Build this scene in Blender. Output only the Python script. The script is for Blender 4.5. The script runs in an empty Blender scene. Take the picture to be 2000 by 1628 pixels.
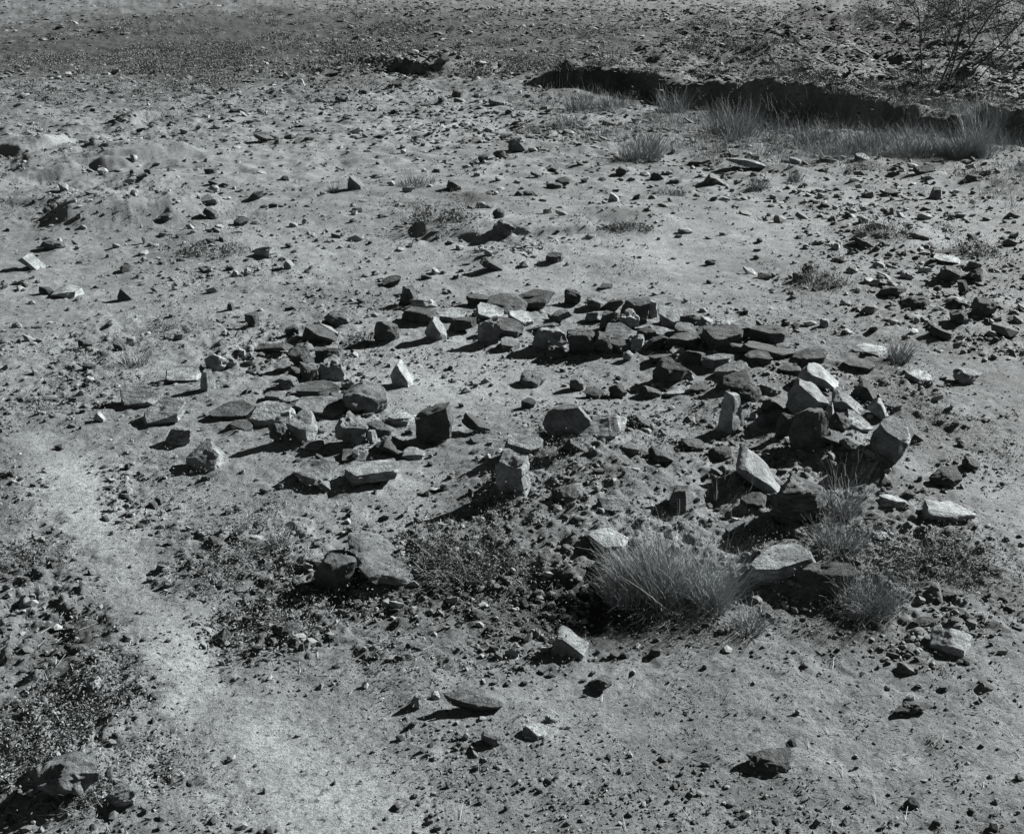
import bpy, math, random
import numpy as np
from mathutils import Vector

ROCKS = """# cx base w h type tone opts | label   (types: B block S slab R round W wedge-right V wedge-left P point L leaning plate J jagged)
@ stones of the ring
800 599 31 34 B d y-20|dark upright stone at the left end of the ring's far edge
827 606 44 18 R p -|pale low stone touching the dark upright one at the far edge's left end
822 635 70 28 B d y-6|long dark block below the pale low stone on the ring's far left edge
880 629 62 25 S l y8,k25|grey flat-topped slab right of the long dark block on the far edge
755 672 46 40 R d y10|rounded dark stone beside a weed, on the inner far left of the ring
855 667 48 44 W l y-24,t12|cracked angular stone with a lit peak standing inside the ring's far left
955 676 48 46 B l y-12,k18|block with a bright top and long shadow, foremost of the far edge's left half
628 676 74 46 W d y-20,t-14|dark leaning slab with rough lit tip at the ring's left shoulder
665 636 52 20 R m -|low rounded stone behind the dark leaning slab on the left shoulder
572 661 26 22 B d y14|small dark block outside the ring's left shoulder
530 697 88 28 L d y-24,t-12|long thin dark slab lying just outside the ring's left shoulder
656 728 54 52 L d y-24,t34|dark plate propped on edge with a bright sloping rim, left side of ring
591 723 44 42 B d y12|squat dark block left of the propped plate on the ring's left side
650 747 56 42 J l -|pale crumbly rock lying under the propped plate
604 751 42 40 B d y-18|dark block tucked left of the pale crumbly rock
565 763 42 27 B m y16|small squared stone with lit top at the outer left of the ring
625 781 76 30 S d y4,k-4|thick slab with lit top, upper of two stacked rows on the ring's left
626 818 96 38 S m y6,k14|long slab with a thin lit rim in front of the thick slab, ring's left
568 794 42 18 S l -|low light slab at the left end of the long rimmed slab
715 815 84 62 R m y15|large rounded rough boulder on the inner left of the ring
681 764 24 22 J l -|small pale rough stone behind the large rounded boulder
788 758 50 42 W p y-22|lone sharp wedge with a bright right face on bare ground inside the ring
850 871 82 62 B d y14|big dark cubic boulder at the near left of the ring
784 832 52 22 S p y-6|pale flat slab leaning against the left of the big dark cubic boulder
688 879 54 60 J m t6|ragged peaked rock left of the big dark cubic boulder
728 874 22 30 P p y-16|small pale upright chip right of the ragged peaked rock
768 893 66 38 W d y-10,t16|dark slab sloping down rightward in front of the dark cubic boulder
525 834 104 40 S l y-14,k35|broad light slab in the outer left of the ring, shadow pooling before it
558 826 38 26 J p -|jagged pale piece on the right end of the broad light slab
594 868 64 56 B l y-20,k22|light-topped block with a dark front, right of the broad light slab
548 871 34 46 J d -|dark crumbling rock left of the light-topped block
455 822 82 27 S d y8|dark flat stone left of the broad light slab
357 872 58 34 S l y-22,k30|light squared slab behind the leaning slab at the ring's far left tip
413 922 86 56 V l y-34,k38,t16|large leaning slab with a lit sloping face at the ring's leftmost tip
322 833 82 33 S l y6,k12|flat grey stone lying outside the left tip, casting a low shadow
277 797 80 34 S l y-8,k20|mid grey flat stone farthest left of those beside the ring
408 768 34 42 P p y-24|small upright stone with a white right face, left of the ring
424 725 36 27 J p -|pale cracked stone above the upright white-faced one
452 721 22 20 R l -|small light stone right of the pale cracked one
363 749 66 20 S l -|low light slab left of the upright white-faced stone
612 953 92 48 B l y-25,k34|light-faced block with a jagged top, nearer left part of the ring
727 956 124 52 S l y-16,k30|wide slab with a light sloping face right of the jagged-topped block
1002 977 70 84 B l y-34|tall upright stone with a white right face at the ring's near side
1020 894 76 44 S l y10,k10|light-topped slab with a dark front behind the tall upright stone
1108 861 88 58 R m y-12|long boulder with a rounded lit back, near centre of the ring's near side
1176 863 90 40 S p y-6,k25|rough pale slab with a shadow hollow below, right of the long boulder
931 851 52 26 B d -|low dark stone right of the big dark cubic boulder
935 866 30 15 S m -|small grey flake under the low dark stone
1032 801 26 18 B d -|little dark stone on bare ground in the middle of the ring
1257 841 56 26 W d -|dark triangular stone low on the ring's near right slope
1325 1002 56 46 P m y-24|half buried pointed stone behind the big dry grass clump
1188 1078 80 42 S p y-10,k20|pale slab half hidden at the left of the big dry grass clump
1035 607 88 27 B d y-3|longest dark block on the ring's far edge
937 601 46 20 B d -|dark block left of the longest block on the far edge
978 600 38 18 B d y8|dark squared stone between two dark blocks on the far edge
1121 599 40 29 B d y-24|dark block with a bright right face standing alone at the far edge
1163 608 40 30 W m y-14,t-18|tilted block with a lit top right of the lone far edge block
1193 611 48 28 L d y10,t-20|dark curved slab leaning on the tilted far edge block
1240 631 54 40 B d y8|large dark block on the far edge's right half
1271 622 22 32 P p -|white upright stone against the right end of the large dark far block
1308 641 54 34 B l y-8,k24,t10|smooth grey-faced slab right of the white upright stone
955 629 54 25 S p y-14,t14|white-topped tilted slab above the block with the long shadow
990 616 74 22 R d -|dark rounded stone behind the two white-topped tilted slabs
1018 641 58 31 S p y-16,t16|larger white-topped tilted slab at the middle of the far edge
1054 653 68 20 L m y-20,t-16|narrow slab leaning left at the middle of the far edge
1074 688 62 42 R l y-10|rough light boulder on the inside of the far edge, near its middle
996 686 34 17 S m -|small flat stone inside the ring left of the rough light boulder
1136 697 50 42 R d y10|dark rounded stone, left of two inside the far edge
1176 697 44 42 B d y-12|dark squared stone, right of two inside the far edge
1191 649 42 36 B d y16|dark block under the tilted block on the far edge
1164 632 40 20 S l -|light flat stone at the left of the dark block under the tilted one
1226 647 36 40 J p -|pale ragged stone below the large dark far block
1209 668 60 23 S m y10,k10|slab with a lit top lying under the pale ragged stone
1240 689 27 32 J p -|pale crumbly upright stone right of the two dark inner stones
1226 706 18 16 B p -|tiny pale stone on the sand below the crumbly upright stone
1280 688 56 30 L d y18,t-20|dark slab leaning left in the ring's far right part
1334 690 72 32 B d y-4|dark flat-faced slab right of the leaning slab, far right part
1407 694 84 46 B d y-10,k6|largest dark boulder of the ring's far right part
1410 653 50 23 J p -|pale shards behind the largest dark far right boulder
1347 641 38 23 B d y12|dark stone with a pale top right of the smooth grey-faced slab
1373 644 38 21 V p y-20|pale stone farthest right in the row behind the smooth grey slab
1451 667 58 34 S m y-6|grey slab between the pale shards and the big dark right-hand block
1498 680 72 40 B d y-12|big dark block with a white right edge on the ring's right shoulder
1496 706 100 30 B d y-6,t5|very long dark slab under the big block on the right shoulder
1324 701 36 19 S p y-20,t20|pale curved slab end inside the ring's far right part
1306 753 70 44 R d y-24|boulder with a pale rough right end on the ring's inner right
1402 725 66 33 S m y12,t-10|rough-topped slab, hindmost of three leaning slabs inside the right side
1425 744 74 36 S m y14,t-14|middle one of three leaning slabs inside the right side
1438 773 86 44 S d y16,t-18|darkest and nearest of three leaning slabs inside the right side
1462 788 52 36 B d y14,t-10|dark block with a lit top just right of the three leaning slabs
1325 774 72 18 S p y12,t-8|thin pale slab left of the darkest leaning slab
1428 850 58 78 P p y-24,t-2|tall pyramid-shaped pale stone standing alone at the ring's right
1578 722 78 34 S d y10,t-12|dark slab behind the white-topped slab on the right side
1600 762 88 46 W p y-22,t14,k12|white-topped slab, brightest of the ring's right side
1570 822 70 58 B l y-8,k6|squared block with a cracked light top in the right-hand pile
1617 822 28 34 P p y-24|small bright stone touching the right of the squared cracked block
1532 860 40 48 B d y18|dark upright stone left below the squared cracked block
1571 892 72 78 R d y10|big dark rough boulder at the foot of the right-hand pile
1651 810 78 40 W l y-26,t16|slab with a bright strip along its top, middle of the right-hand pile
1692 786 54 40 W d y-30,t26|dark wedge with a bright sloping edge at the pile's right
1714 825 46 42 W p y-28,t24|stone with a bright top outermost right of the pile
1671 846 60 42 S p y-20,t24,k16|bright tilted plate above the largest block of the right-hand pile
1727 915 82 86 B m y-22,k6|largest block of the right-hand pile, with white streaks down its front
1780 866 44 28 W d y-12,t10|dark triangular stone right of the largest pile block
1478 968 110 66 W l y-18,t26,k16|long light slab sloping right, in front of the right-hand pile
1551 1037 104 92 R d y18|big dark layered boulder at the ring's near right
728 1104 100 46 R m y-8,t14|rounded boulder with a lit back, rear of the near group by the bushes
752 1157 108 56 R m y-4,t16|sharp-ridged slab in front of the rounded boulder, near group
658 1166 78 68 R d y12|dark boulder in shade at the left of the near group
1524 1144 132 80 S l y-12,t-10,k8|largest pale slab, tilted up over a dark hollow at the near right
1112 1289 76 54 W l y-24,t-6|lone wedge with a pale right face on the near open ground
902 653 54 26 B d y6|dark stone in shade beneath the grey flat-topped far slab
990 662 64 30 S d y8,t8|dark stone filling the gap under the two white-topped tilted slabs
1092 634 42 18 S m -|grey flake between the far edge's middle boulder and the tilted block
1128 668 44 20 S d y10|dark flat stone left behind the two dark inner stones
1206 694 50 26 B d y12|dark stone under the slab with a lit top, inner far edge
1262 668 38 22 B d y-8|dark stone under the white upright stone of the far edge
1296 664 50 22 S m t10|grey slab in the gap below the smooth grey-faced slab
1336 662 42 20 S m y-10|flat grey stone behind the dark flat-faced slab
1352 690 42 22 W d y-12|dark wedge squeezed between the flat-faced slab and the largest dark boulder
1378 668 44 28 B d y14|dark stone just left of the pale shards
1290 712 46 22 S d y10,t-10|low dark slab above the boulder with a pale rough end
1354 716 44 26 B d y-8|dark stone right above the boulder with a pale rough end
1476 716 56 24 S d y-6|dark slab under the left end of the very long dark slab
1440 698 44 22 W d -|dark wedge under the right corner of the largest dark boulder
1528 694 34 19 S m y12|small grey slab off the right end of the very long dark slab
1088 704 40 24 R d -|dark round stone in front of the rough light boulder, far edge
1336 746 30 22 J l -|light crumbly bit leaning on the right end of the inner right boulder
1366 770 42 20 S d y10,t-8|dark slab between the thin pale slab and the darkest leaning slab
1502 776 36 22 J m -|grey crumbly stone right of the darkest leaning slab
1270 778 38 20 W d -|dark wedge left of the thin pale slab
1206 778 30 22 R d -|dark round stone in the right half of the ring's bare floor
1126 766 24 26 J m -|knobbly little stone right of the middle on the ring's bare floor
1160 780 32 18 S d -|dark flake between the knobbly little stone and the dark round one
1040 757 46 22 R m -|low half sunk stone in the middle of the ring's bare floor
1636 848 44 34 B d y-16|dark stone filling the gap left of the bright tilted plate
1624 880 54 30 S d t14|dark slab between the big rough boulder and the largest pile block
1672 892 52 26 W m t16|half buried wedge left of the foot of the largest pile block
1510 806 40 26 W d -|dark wedge at the upper left of the right-hand pile
1496 838 40 22 B d y12|dark block left of the dark upright pile stone
1748 806 26 17 S m -|little slab behind the outermost bright-topped pile stone
1540 735 50 22 S d y-14|dark slab between the three leaning slabs and the white-topped slab
636 706 40 24 B d y10|dark block behind the propped plate on the ring's left
598 692 32 20 J m -|crumbly grey stone behind the squat dark block
578 744 32 24 B d y-14|dark block behind the small squared stone at the outer left
537 784 40 18 S m y8|grey flake left of the low light slab at the outer left
662 792 36 22 W d -|dark wedge between the thick slab and the large rounded boulder
498 812 44 17 S m -|thin grey slab behind the broad light slab at the outer left
590 842 36 22 B d y12|dark stone squeezed behind the light-topped block
612 884 46 20 S m y10|low grey slab before the light-topped block
468 846 48 18 S d -|dark flake in the shadow before the broad light slab
742 856 46 26 B d -|dark stone in the shadow left of the dark cubic boulder
690 906 46 20 S d t6|dark slab behind the wide slab of the nearer left part
808 900 40 17 S l -|light chip at the right end of the slab that slopes rightward
636 962 36 16 W m -|small wedge in front of the light-faced jagged block
1066 908 46 24 B d y10|dark stone behind the tall upright stone's right side
1122 886 46 22 W d y-10|dark wedge in front of the long rounded boulder
1232 884 36 18 S m -|grey chip on the mound below the rough pale slab
1292 904 46 22 W d -|dark wedge on the right flank of the near mound
1350 884 50 26 S d y12|dark slab in the shadow of the pyramid-shaped stone
1404 902 40 22 R d -|dark round stone in front of the pyramid-shaped stone
1104 985 46 24 R d -|dark round stone right of the tall upright stone
1190 1004 46 20 S m -|grey slab on the mound above the big dry grass clump
1258 998 42 18 S l -|light flake behind the big dry grass clump
1474 1004 54 30 B d y12|dark stone under the long light slab of the right-hand pile
1622 1004 28 30 P l y-24|small light upright stone right of the big dark layered boulder
1436 1046 44 20 S m y10|flat grey stone left of the big dark layered boulder
1604 1166 104 56 R d y-8|dark rock face under the largest pale slab, half hidden by tufts
@ stones on the right side of the ground
1677 728 62 26 S d y-4|dark flat stone behind the ring's white-topped right slab
1699 699 78 26 S p y6|pale flat slab beside a small grass tuft, right of the ring
1791 749 54 20 S p -|pale flat slab on bare ground at the right, below the tuft
1888 751 50 27 R l -|grey rounded stone near the right edge, level with the ring's pile
1847 1024 116 46 S p y-10,k-6|wide pale slab with a dark underside at the right edge
1740 997 56 30 S p -|pale half-buried slab left of the wide pale slab
1842 952 60 27 R d -|dark humped stone with a pale crown behind the wide pale slab
1895 922 34 27 R d -|dark round stone by itself near the right edge above the humped one
1772 976 26 19 B d -|small dark stone at the back of the wide pale slab
1716 1060 44 25 S p y-20|pale chip below the half-buried slab at the right
1842 1172 84 36 S d y-16|dark flat slab amid weeds at the right edge
1848 1283 94 52 V p y-30,k20|bright split boulder with a dark shadow, lower right
1771 1315 36 18 W m -|small stone with a lit top below the bright split boulder
1801 1227 46 18 B d -|dark low stone just above the bright split boulder
1868 1229 38 18 R d -|second dark low stone, right above the bright split boulder
1924 1349 30 14 R m -|grey pebble-like stone at the lower right edge
1778 1396 66 22 J d -|dark ragged clod on the smooth lower right ground
1496 1512 84 42 J d -|largest dark clod on the smooth lower right ground
1780 1578 30 18 R d -|dark round stone at the very bottom right
@ stones of the open foreground
822 1384 44 34 P p y-24|small bright wedge in the foreground beside a long dark plank-like stone
923 1391 122 30 S d y3,d0.25|long dark plank-like stone in the foreground
1049 1446 66 34 S p y10,k20|smooth pale flat stone low in the foreground
850 1366 17 15 R p -|tiny pale stone behind the small bright wedge
1075 1414 20 17 R l -|small stone at the back corner of the smooth pale flat stone
962 1456 46 26 R m -|dark clod left of the smooth pale flat stone
1166 1352 52 24 J d -|dark clod right below the lone pale-faced wedge
150 1567 112 70 J m -|big crumbly clod with a deep shadow in the bottom left corner
249 1578 66 32 R l -|rounded grey stone on the bottom edge beside the crumbly clod
187 1360 40 36 B p y-24,k20|squared pale stone among the weeds at the lower left
297 1139 24 13 B m y-20|single small stone on the pale path
1018 1313 16 14 P d -|tiny dark point of stone left of the lone pale-faced wedge
565 1253 46 30 R d -|dark lump at the left end of the clods below the near group
430 1262 38 28 J d -|dark lump beside the pale path, left of the clods
932 1211 32 18 R d -|round black stone right of the clods below the near group
1012 1127 36 20 R d -|dark stone right of the near group under the low bush
985 1150 34 22 B d -|dark square stone below the low bush
1020 1250 38 12 S d -|thin dark flake above the lone pale-faced wedge
@ stones of the left ground
133 583 64 25 V p y-16,k16|pale-topped stone with a dark hollow, near the left edge
246 588 30 24 W d -|dark stone trailing a long shadow, right of the pale-topped one
452 608 18 17 P d -|small dark spike of stone behind the ring's left
494 640 32 30 B d y14|dark angular stone standing between the spike and the ring's left
167 683 32 20 B d y-10,t14|dark slanted block in the left weeds
236 687 30 17 S d -|dark flat stone left of a pale chip in the left weeds
256 672 18 18 R p -|pale chip right of the dark flat stone in the left weeds
128 712 32 14 S m y-6,t10|thin slab near the left edge below the slanted block
175 726 28 15 B d -|dark stone right below the thin slab
196 824 22 16 W p -|small pale wedge on the left, below the flat grey stones
434 679 20 13 S p -|small pale flake above the pale cracked stone
66 530 62 32 W l y-14,t24|grey slab cut off by the left edge
106 490 46 19 R d -|dark low hump above the grey slab at the left edge
282 475 8 14 S p -|tiny upright pale flake left of the bushy patch
118 480 12 16 P p -|white sliver on the dark low hump
522 506 52 28 B p y-24|pale block with a dark left face in the middle left ground
460 541 12 13 R p -|left of two white pebbles in the middle left ground
484 538 14 15 R p -|right of two white pebbles in the middle left ground
327 436 30 17 B d y-20,t-12|dark slanted slab at the foot of the left bank
413 429 34 15 B d -|dark stone with a pale end, left of two above the bushy patch
472 442 34 12 B d -|dark stone with a pale end, right of two above the bushy patch
428 446 18 7 S p -|white flake between the two dark pale-ended stones
263 319 16 15 B p y-20|white cube-like stone below the eroded bank
126 372 24 15 B p y-24|pale block near the left edge below the eroded bank
263 384 20 12 B p y-20|pale stone on the slope above the left bank
412 401 40 14 V m -|slanted stone at the top of the left bank
418 377 20 14 R p -|small pale stone behind the slanted bank stone
201 341 18 12 R p -|pale stone left of two dark ones below the eroded bank
258 344 12 13 P d -|dark pointed stone below the white cube-like one
289 342 12 13 B d -|dark upright stone right of the pointed one below the bank
411 341 26 13 S d -|dark flat stone on the smooth ground right of the bank
280 352 26 9 S d -|thin dark slab under the two small upright stones
510 343 24 8 S p -|pale low stone on smooth ground near the left middle
565 527 26 20 W l y-20|light wedge right of the pale block in the middle left ground
595 438 9 14 S p t30|thin leaning white sliver in the left middle
573 446 16 11 R p -|pale stone left of the leaning white sliver
@ stones of the middle ground
697 372 42 31 W m y-24|stone with a white tip standing on smooth ground behind the ring
886 371 30 19 W d -|dark hump right of the white-tipped stone
974 428 24 20 R d -|dark round stone behind the earth bank
986 469 42 34 J m -|rough lump at the right end of the earth bank
962 532 48 19 W d -|dark wedge between the earth bank and the ring
765 561 42 13 S d -|dark sliver behind the ring's far left
832 547 20 13 W d -|small dark chip behind the dark sliver
1083 516 34 21 R d -|dark lumpy stone behind the ring's far middle
1183 566 34 14 S d y10,t-8|dark splinter just behind the far edge's tilted block
1285 355 30 16 W d -|dark triangular stone on the pale flat behind the ring
1319 362 26 11 S d -|flat stone right of the dark triangular one
1398 367 58 25 W m y-16,t10|double-humped stone at the edge of the gully grass
1456 331 84 22 L l y-10,t8|long slab with a bright curved rim before the gully
1197 395 26 20 W p y-20|pale shard leaning in the middle distance
1083 368 30 11 R d -|front one of two dark low stones in the middle distance
1099 361 30 10 R d -|rear one of two dark low stones in the middle distance
1363 323 50 11 S d -|dark low slab left of the long bright-rimmed slab
1215 342 24 13 R d -|dark stone in front of the grass by the gully
1036 386 34 12 R d -|dark stone above the dark round one in the middle distance
1014 384 16 11 B d -|smaller dark stone beside the dark one above the dark round stone
1047 347 24 7 S d -|thin dark stone in the middle distance
1141 357 14 7 B d -|lone dark bit of stone on the pale flat
1483 475 12 9 R d -|dot-like dark stone on the bare right flat
1386 519 20 12 J d -|dark clod on the bare flat behind the ring's right
1490 547 30 15 V d y8|dark stone behind the ring's right shoulder
1009 296 36 26 W m y10|tall dark stone with a pale right end in the centre distance
976 308 22 14 R d -|dark stone below the tall centre-distance stone
944 318 20 14 B d -|squared dark stone with a white speck beside it
748 119 11 13 B p -|white block in the far left distance
783 126 10 10 R p -|white round stone right of the far white block
711 186 24 11 W d -|dark wedge in the far distance
971 208 34 12 S m -|flat dark slab with a pale right end in the far middle
863 204 15 13 R d -|dark upright lump in the far middle
893 190 22 11 V d -|dark saddle-shaped stone in the far middle
657 131 24 7 S m -|thin far slab left of the far white block
777 171 28 8 B d -|dark far block right of the dark wedge
668 200 26 11 R d -|dark far stone with a pale left end
627 201 22 10 W m -|light-ended far stone left of the dark one
587 168 18 13 P p -|pale far stone by the faint track
557 154 9 11 R p -|white dot of stone at the left of the faint track
780 446 16 5 S d -|thin dark chip left of the earth bank
941 491 12 8 R p -|white pebble under the earth bank
1147 465 9 7 R p -|white pebble right of the rough lump
@ stones of the far right ground
1856 556 58 34 B d y10|large dark block with a pale corner at the right edge
1903 553 36 20 S d -|dark slab right of the large dark block
1878 576 20 28 B d y6|dark upright stone below the large dark block
1741 582 58 19 R d -|dark long stone, upper left of two low ones at the right
1786 603 60 25 R d y8|dark long stone, lower right of two low ones
1918 621 44 38 R d -|black round boulder at the right edge
1871 638 50 32 R d y-20|dark boulder lower left of the black round one
1873 601 36 18 W d -|dark wedge between the black boulder and the upright stone
1836 667 58 20 B d -|row-like dark stone under the dark boulder
1687 484 32 15 W d -|dark humped stone on the right flat
1727 483 20 8 R m -|small low stone right of the humped one
1770 547 24 17 J p -|pale knobbly stone on the right flat
1579 536 25 21 P d -|dark pointed stone by the wispy bush
1559 551 22 17 R d -|dark round stone at the left of the wispy bush
1743 425 22 22 P m y-24|upright stone with a lit edge on the right flat
1826 390 30 24 P m y-24|upright stone with a white right edge, farther right
1738 382 28 10 S d -|dark flat stone left of the farther upright stone
1900 357 32 14 R d -|dark rounded stone near the right edge
1840 504 32 15 B d -|dark block above the large dark block at the right edge
1846 516 58 11 S p -|pale flat slab lying behind the large dark block
1904 526 26 15 W m -|pale-cornered stone right of the pale flat slab
1614 321 30 13 W d -|dark stone on the pale strip before the gully grass
1553 323 26 16 B l -|light block on the pale strip before the gully
1685 315 36 10 S p t8|pale slanting slab in the gully grass
1746 344 24 9 B d -|dark oblong stone below the gully grass
1805 343 40 11 B d -|long dark stone below the gully grass
1655 655 28 16 S p y-20,t20|pale slanted chip above the pale slab by the tuft
1610 640 18 18 R p -|small pale stone above the ring's right shoulder
1858 433 20 16 P m -|little peaked stone on the right flat
1660 404 14 9 R p -|white pebble on the right flat
1611 405 18 9 W d -|dark chip on the right flat near the white pebble"""
TUFTS = """# px base w h n bladewidth_px kind | label
1316 1172 262 150 3300 1.0 g|big dry grass clump in front of the ring, tallest of all the tufts
1222 1140 110 70 700 1.1 g|shorter dry tuft at the left flank of the big dry grass clump
1640 1075 130 70 700 1.2 g|pale fine tuft growing over the top of the largest pale slab
1690 1185 180 74 900 1.2 g|dark-based tuft in the hollow under the largest pale slab
1640 1010 80 115 350 1.3 g|thin tuft right of the big dark layered boulder
1415 970 100 60 26 2.2 s|few leaning stalks before the long light slab of the right-hand pile
545 1060 80 60 160 1.2 g|wispy tuft on the left of the cloddy ground
1465 1228 90 55 260 1.3 g|small tuft in the foreground right of the big clump
905 1098 190 95 1500 1.6 w|dark low leafy bush right of the near group of boulders
1020 1110 90 60 500 1.6 w|smaller leafy bush right of the dark low one
1755 705 60 52 300 1.2 g|tuft right of the pale flat slab, near the right edge
1690 1165 130 60 700 1.6 w|dark tangled bush at the foot of the largest pale slab
1830 1115 180 70 1300 1.6 w|dark leafy bush at the right edge below the wide pale slab
700 668 56 36 350 1.5 w|weed beside the rounded dark stone on the ring's far left
262 712 70 44 160 1.3 g|lone tuft in the left weeds above the flat grey stones
320 640 60 26 220 1.5 w|small dark bush in the left weeds
1605 555 110 58 700 1.2 w|wispy grey bush behind the ring's right shoulder
1900 495 90 45 600 1.5 w|low bush at the right edge above the large dark block
1730 455 120 40 700 1.5 w|spreading low bush on the right flat
415 490 130 26 700 1.6 w|dark bushy patch on the middle left ground
870 425 130 26 600 1.6 w|low scrub behind the earth bank
1225 447 100 24 500 1.6 w|low scrub on the pale flat behind the ring's middle
1480 370 62 34 260 1.1 g|pale tuft on the pale strip, left of two
1550 352 46 26 160 1.1 g|pale tuft on the pale strip, right of two
1310 380 100 18 300 1.1 g|low dark grass streak behind the pale flat
815 360 110 22 350 1.1 g|long low grass streak in the middle distance
652 372 30 18 120 1.1 g|tuft left of the white-tipped stone
1250 312 130 62 700 1.1 g|large pale tuft nearest the ring in the gully grass
1125 215 60 44 300 1.0 g|pale tuft at the left end of the gully bank
1110 245 110 36 350 1.0 g|low grass below the tuft at the gully's left end
1310 220 90 52 420 1.0 g|tuft before the middle of the dark gully bank
1270 290 70 46 260 1.0 g|tuft right behind the large pale tuft
1190 208 120 30 380 1.0 g|fringe of short grass along the dark bank's left part
1430 262 140 70 800 1.0 g|broad tuft before the dark bank, right of the middle
1480 240 80 48 320 1.0 g|tuft touching the right end of the broad one
1590 278 140 40 500 1.0 g|low grass in front of the earth hump in the gully
1680 290 150 46 560 1.0 g|long low tuft under the right half of the dark bank
1790 300 150 52 640 1.0 g|grass mass left of the tall tufts at the right edge
1890 305 130 95 1500 1.0 g|tall grass mass at the right edge below the tree
1930 262 90 86 1400 1.0 g|tall tuft at the right edge where the dark bank ends
1900 345 120 40 420 1.0 w|dark scrub at the right edge below the tall grass
1740 330 160 26 420 1.0 w|dark scrub line at the foot of the gully grass
290 138 70 26 260 1.3 w|dark bush in the far left, biggest of the left scrub
170 145 60 18 180 1.3 w|dark bush farther left of the biggest left one
200 172 40 14 120 1.3 w|small bush on the bare far left ground
450 152 90 16 200 1.3 w|low scrub by the faint track in the far left
920 145 90 46 600 1.2 w|dark round bush at the head of the gully
860 148 60 22 200 1.2 w|small pale bush left of the round one at the gully head
700 110 110 20 260 1.2 w|far scrub patch behind the white far block
110 120 80 18 200 1.2 w|far scrub at the upper left corner
1555 238 120 70 1100 1.2 w|dark shrubby hump in the gully before the bank's right half
1120 136 120 28 600 1.1 w|scrub on the crest above the bank's left part
1390 148 130 28 600 1.1 w|scrub hanging over the edge at the middle of the bank
1500 85 110 24 260 1.1 w|highest scrub patch on the stony slope
1255 140 100 22 450 1.1 w|small scrub on the crest between the left part and the middle of the bank
1720 192 140 24 600 1.1 w|low scrub along the crest of the bank's right half
1640 182 70 26 350 1.1 w|round scrub on the crest right behind the shrubby hump
170 1545 130 50 700 1.6 w|dark weeds growing over the big crumbly clod in the corner"""
R = math.radians
scene = bpy.context.scene
COL = scene.collection
rng = np.random.default_rng(7)

# ------------------------------------------------------------------ camera
CAM_H, PITCH, HFOV = 2.4, R(22.0), R(50.0)
PW, PH = 2000.0, 1628.0                      # the photograph's own pixels, used to read off places
F = (PW / 2) / math.tan(HFOV / 2)
cam = bpy.data.cameras.new('camera'); camo = bpy.data.objects.new('camera', cam); COL.objects.link(camo)
camo.location = (0, 0, CAM_H); camo.rotation_euler = (R(90) - PITCH, 0, 0)
cam.sensor_width = 36; cam.angle = HFOV; cam.clip_end = 3000; cam.clip_start = 0.05
scene.camera = camo
scene.render.resolution_x, scene.render.resolution_y = 1024, 833

# ------------------------------------------------------------------ noise
def _h(ix, iy, s):
    v = (ix.astype(np.int64) * 374761393 + iy.astype(np.int64) * 668265263 + s * 1442695041) & 0x7fffffff
    v = ((v ^ (v >> 13)) * 1274126177) & 0x7fffffff
    return ((v ^ (v >> 16)) & 0xffff) / 32767.5 - 1.0
def vnoise(x, y, s):
    fx, fy = np.floor(x), np.floor(y)
    tx, ty = x - fx, y - fy
    tx = tx * tx * tx * (tx * (tx * 6 - 15) + 10); ty = ty * ty * ty * (ty * (ty * 6 - 15) + 10)
    a, b, c, d = _h(fx, fy, s), _h(fx + 1, fy, s), _h(fx, fy + 1, s), _h(fx + 1, fy + 1, s)
    return (a + (b - a) * tx) * (1 - ty) + (c + (d - c) * tx) * ty
def noise(x, y, wl, s):                       # rotated lattice, so no grid shows
    a = 0.5 + s * 1.37
    ca, sa = math.cos(a), math.sin(a)
    return vnoise((x * ca - y * sa) / wl + s * 13.1, (x * sa + y * ca) / wl - s * 7.7, s)
def noise3(p, wl, s):
    return (noise(p[:, 0], p[:, 1], wl, s) + noise(p[:, 1], p[:, 2], wl, s + 1) + noise(p[:, 2], p[:, 0], wl, s + 2)) / 1.8
def sstep(a, b, x):
    t = np.clip((x - a) / (b - a), 0, 1); return t * t * (3 - 2 * t)

# ------------------------------------------------------------------ photo pixel -> place on the ground
def ray(px, py):
    dx, dz = (np.asarray(px, float) - PW / 2) / F, -(np.asarray(py, float) - PH / 2) / F
    y = math.cos(PITCH) + dz * math.sin(PITCH); z = -math.sin(PITCH) + dz * math.cos(PITCH)
    return dx, y, z
def rise(y): return .030 * np.maximum(0, y - 21) + .022 * np.maximum(0, y - 32)
def flat(px, py):
    dx, y, z = ray(px, py); t = np.zeros(np.shape(dx)) + 60.
    lo, hi = np.zeros(t.shape) + 1., np.zeros(t.shape) + 400.
    for _ in range(40):
        t = (lo + hi) / 2; up = CAM_H + z * t > rise(y * t)
        lo, hi = np.where(up, t, lo), np.where(up, hi, t)
    return np.stack([dx * t, y * t], -1)

def seg_dist(x, y, P):                        # signed distance to a polyline (positive on its far side) and place along it
    best = np.full(x.shape, 1e9); sd = np.zeros(x.shape); al = np.zeros(x.shape); L = 0
    for a, b in zip(P[:-1], P[1:]):
        d = b - a; l = float(np.hypot(*d)); u = d / l
        t = np.clip((x - a[0]) * u[0] + (y - a[1]) * u[1], 0, l)
        ex, ey = x - a[0] - u[0] * t, y - a[1] - u[1] * t
        q = np.hypot(ex, ey); side = u[0] * ey - u[1] * ex
        m = q < best
        best = np.where(m, q, best); sd = np.where(m, np.sign(side) * q, sd); al = np.where(m, L + t, al)
        L += l
    return sd, al, L

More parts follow.
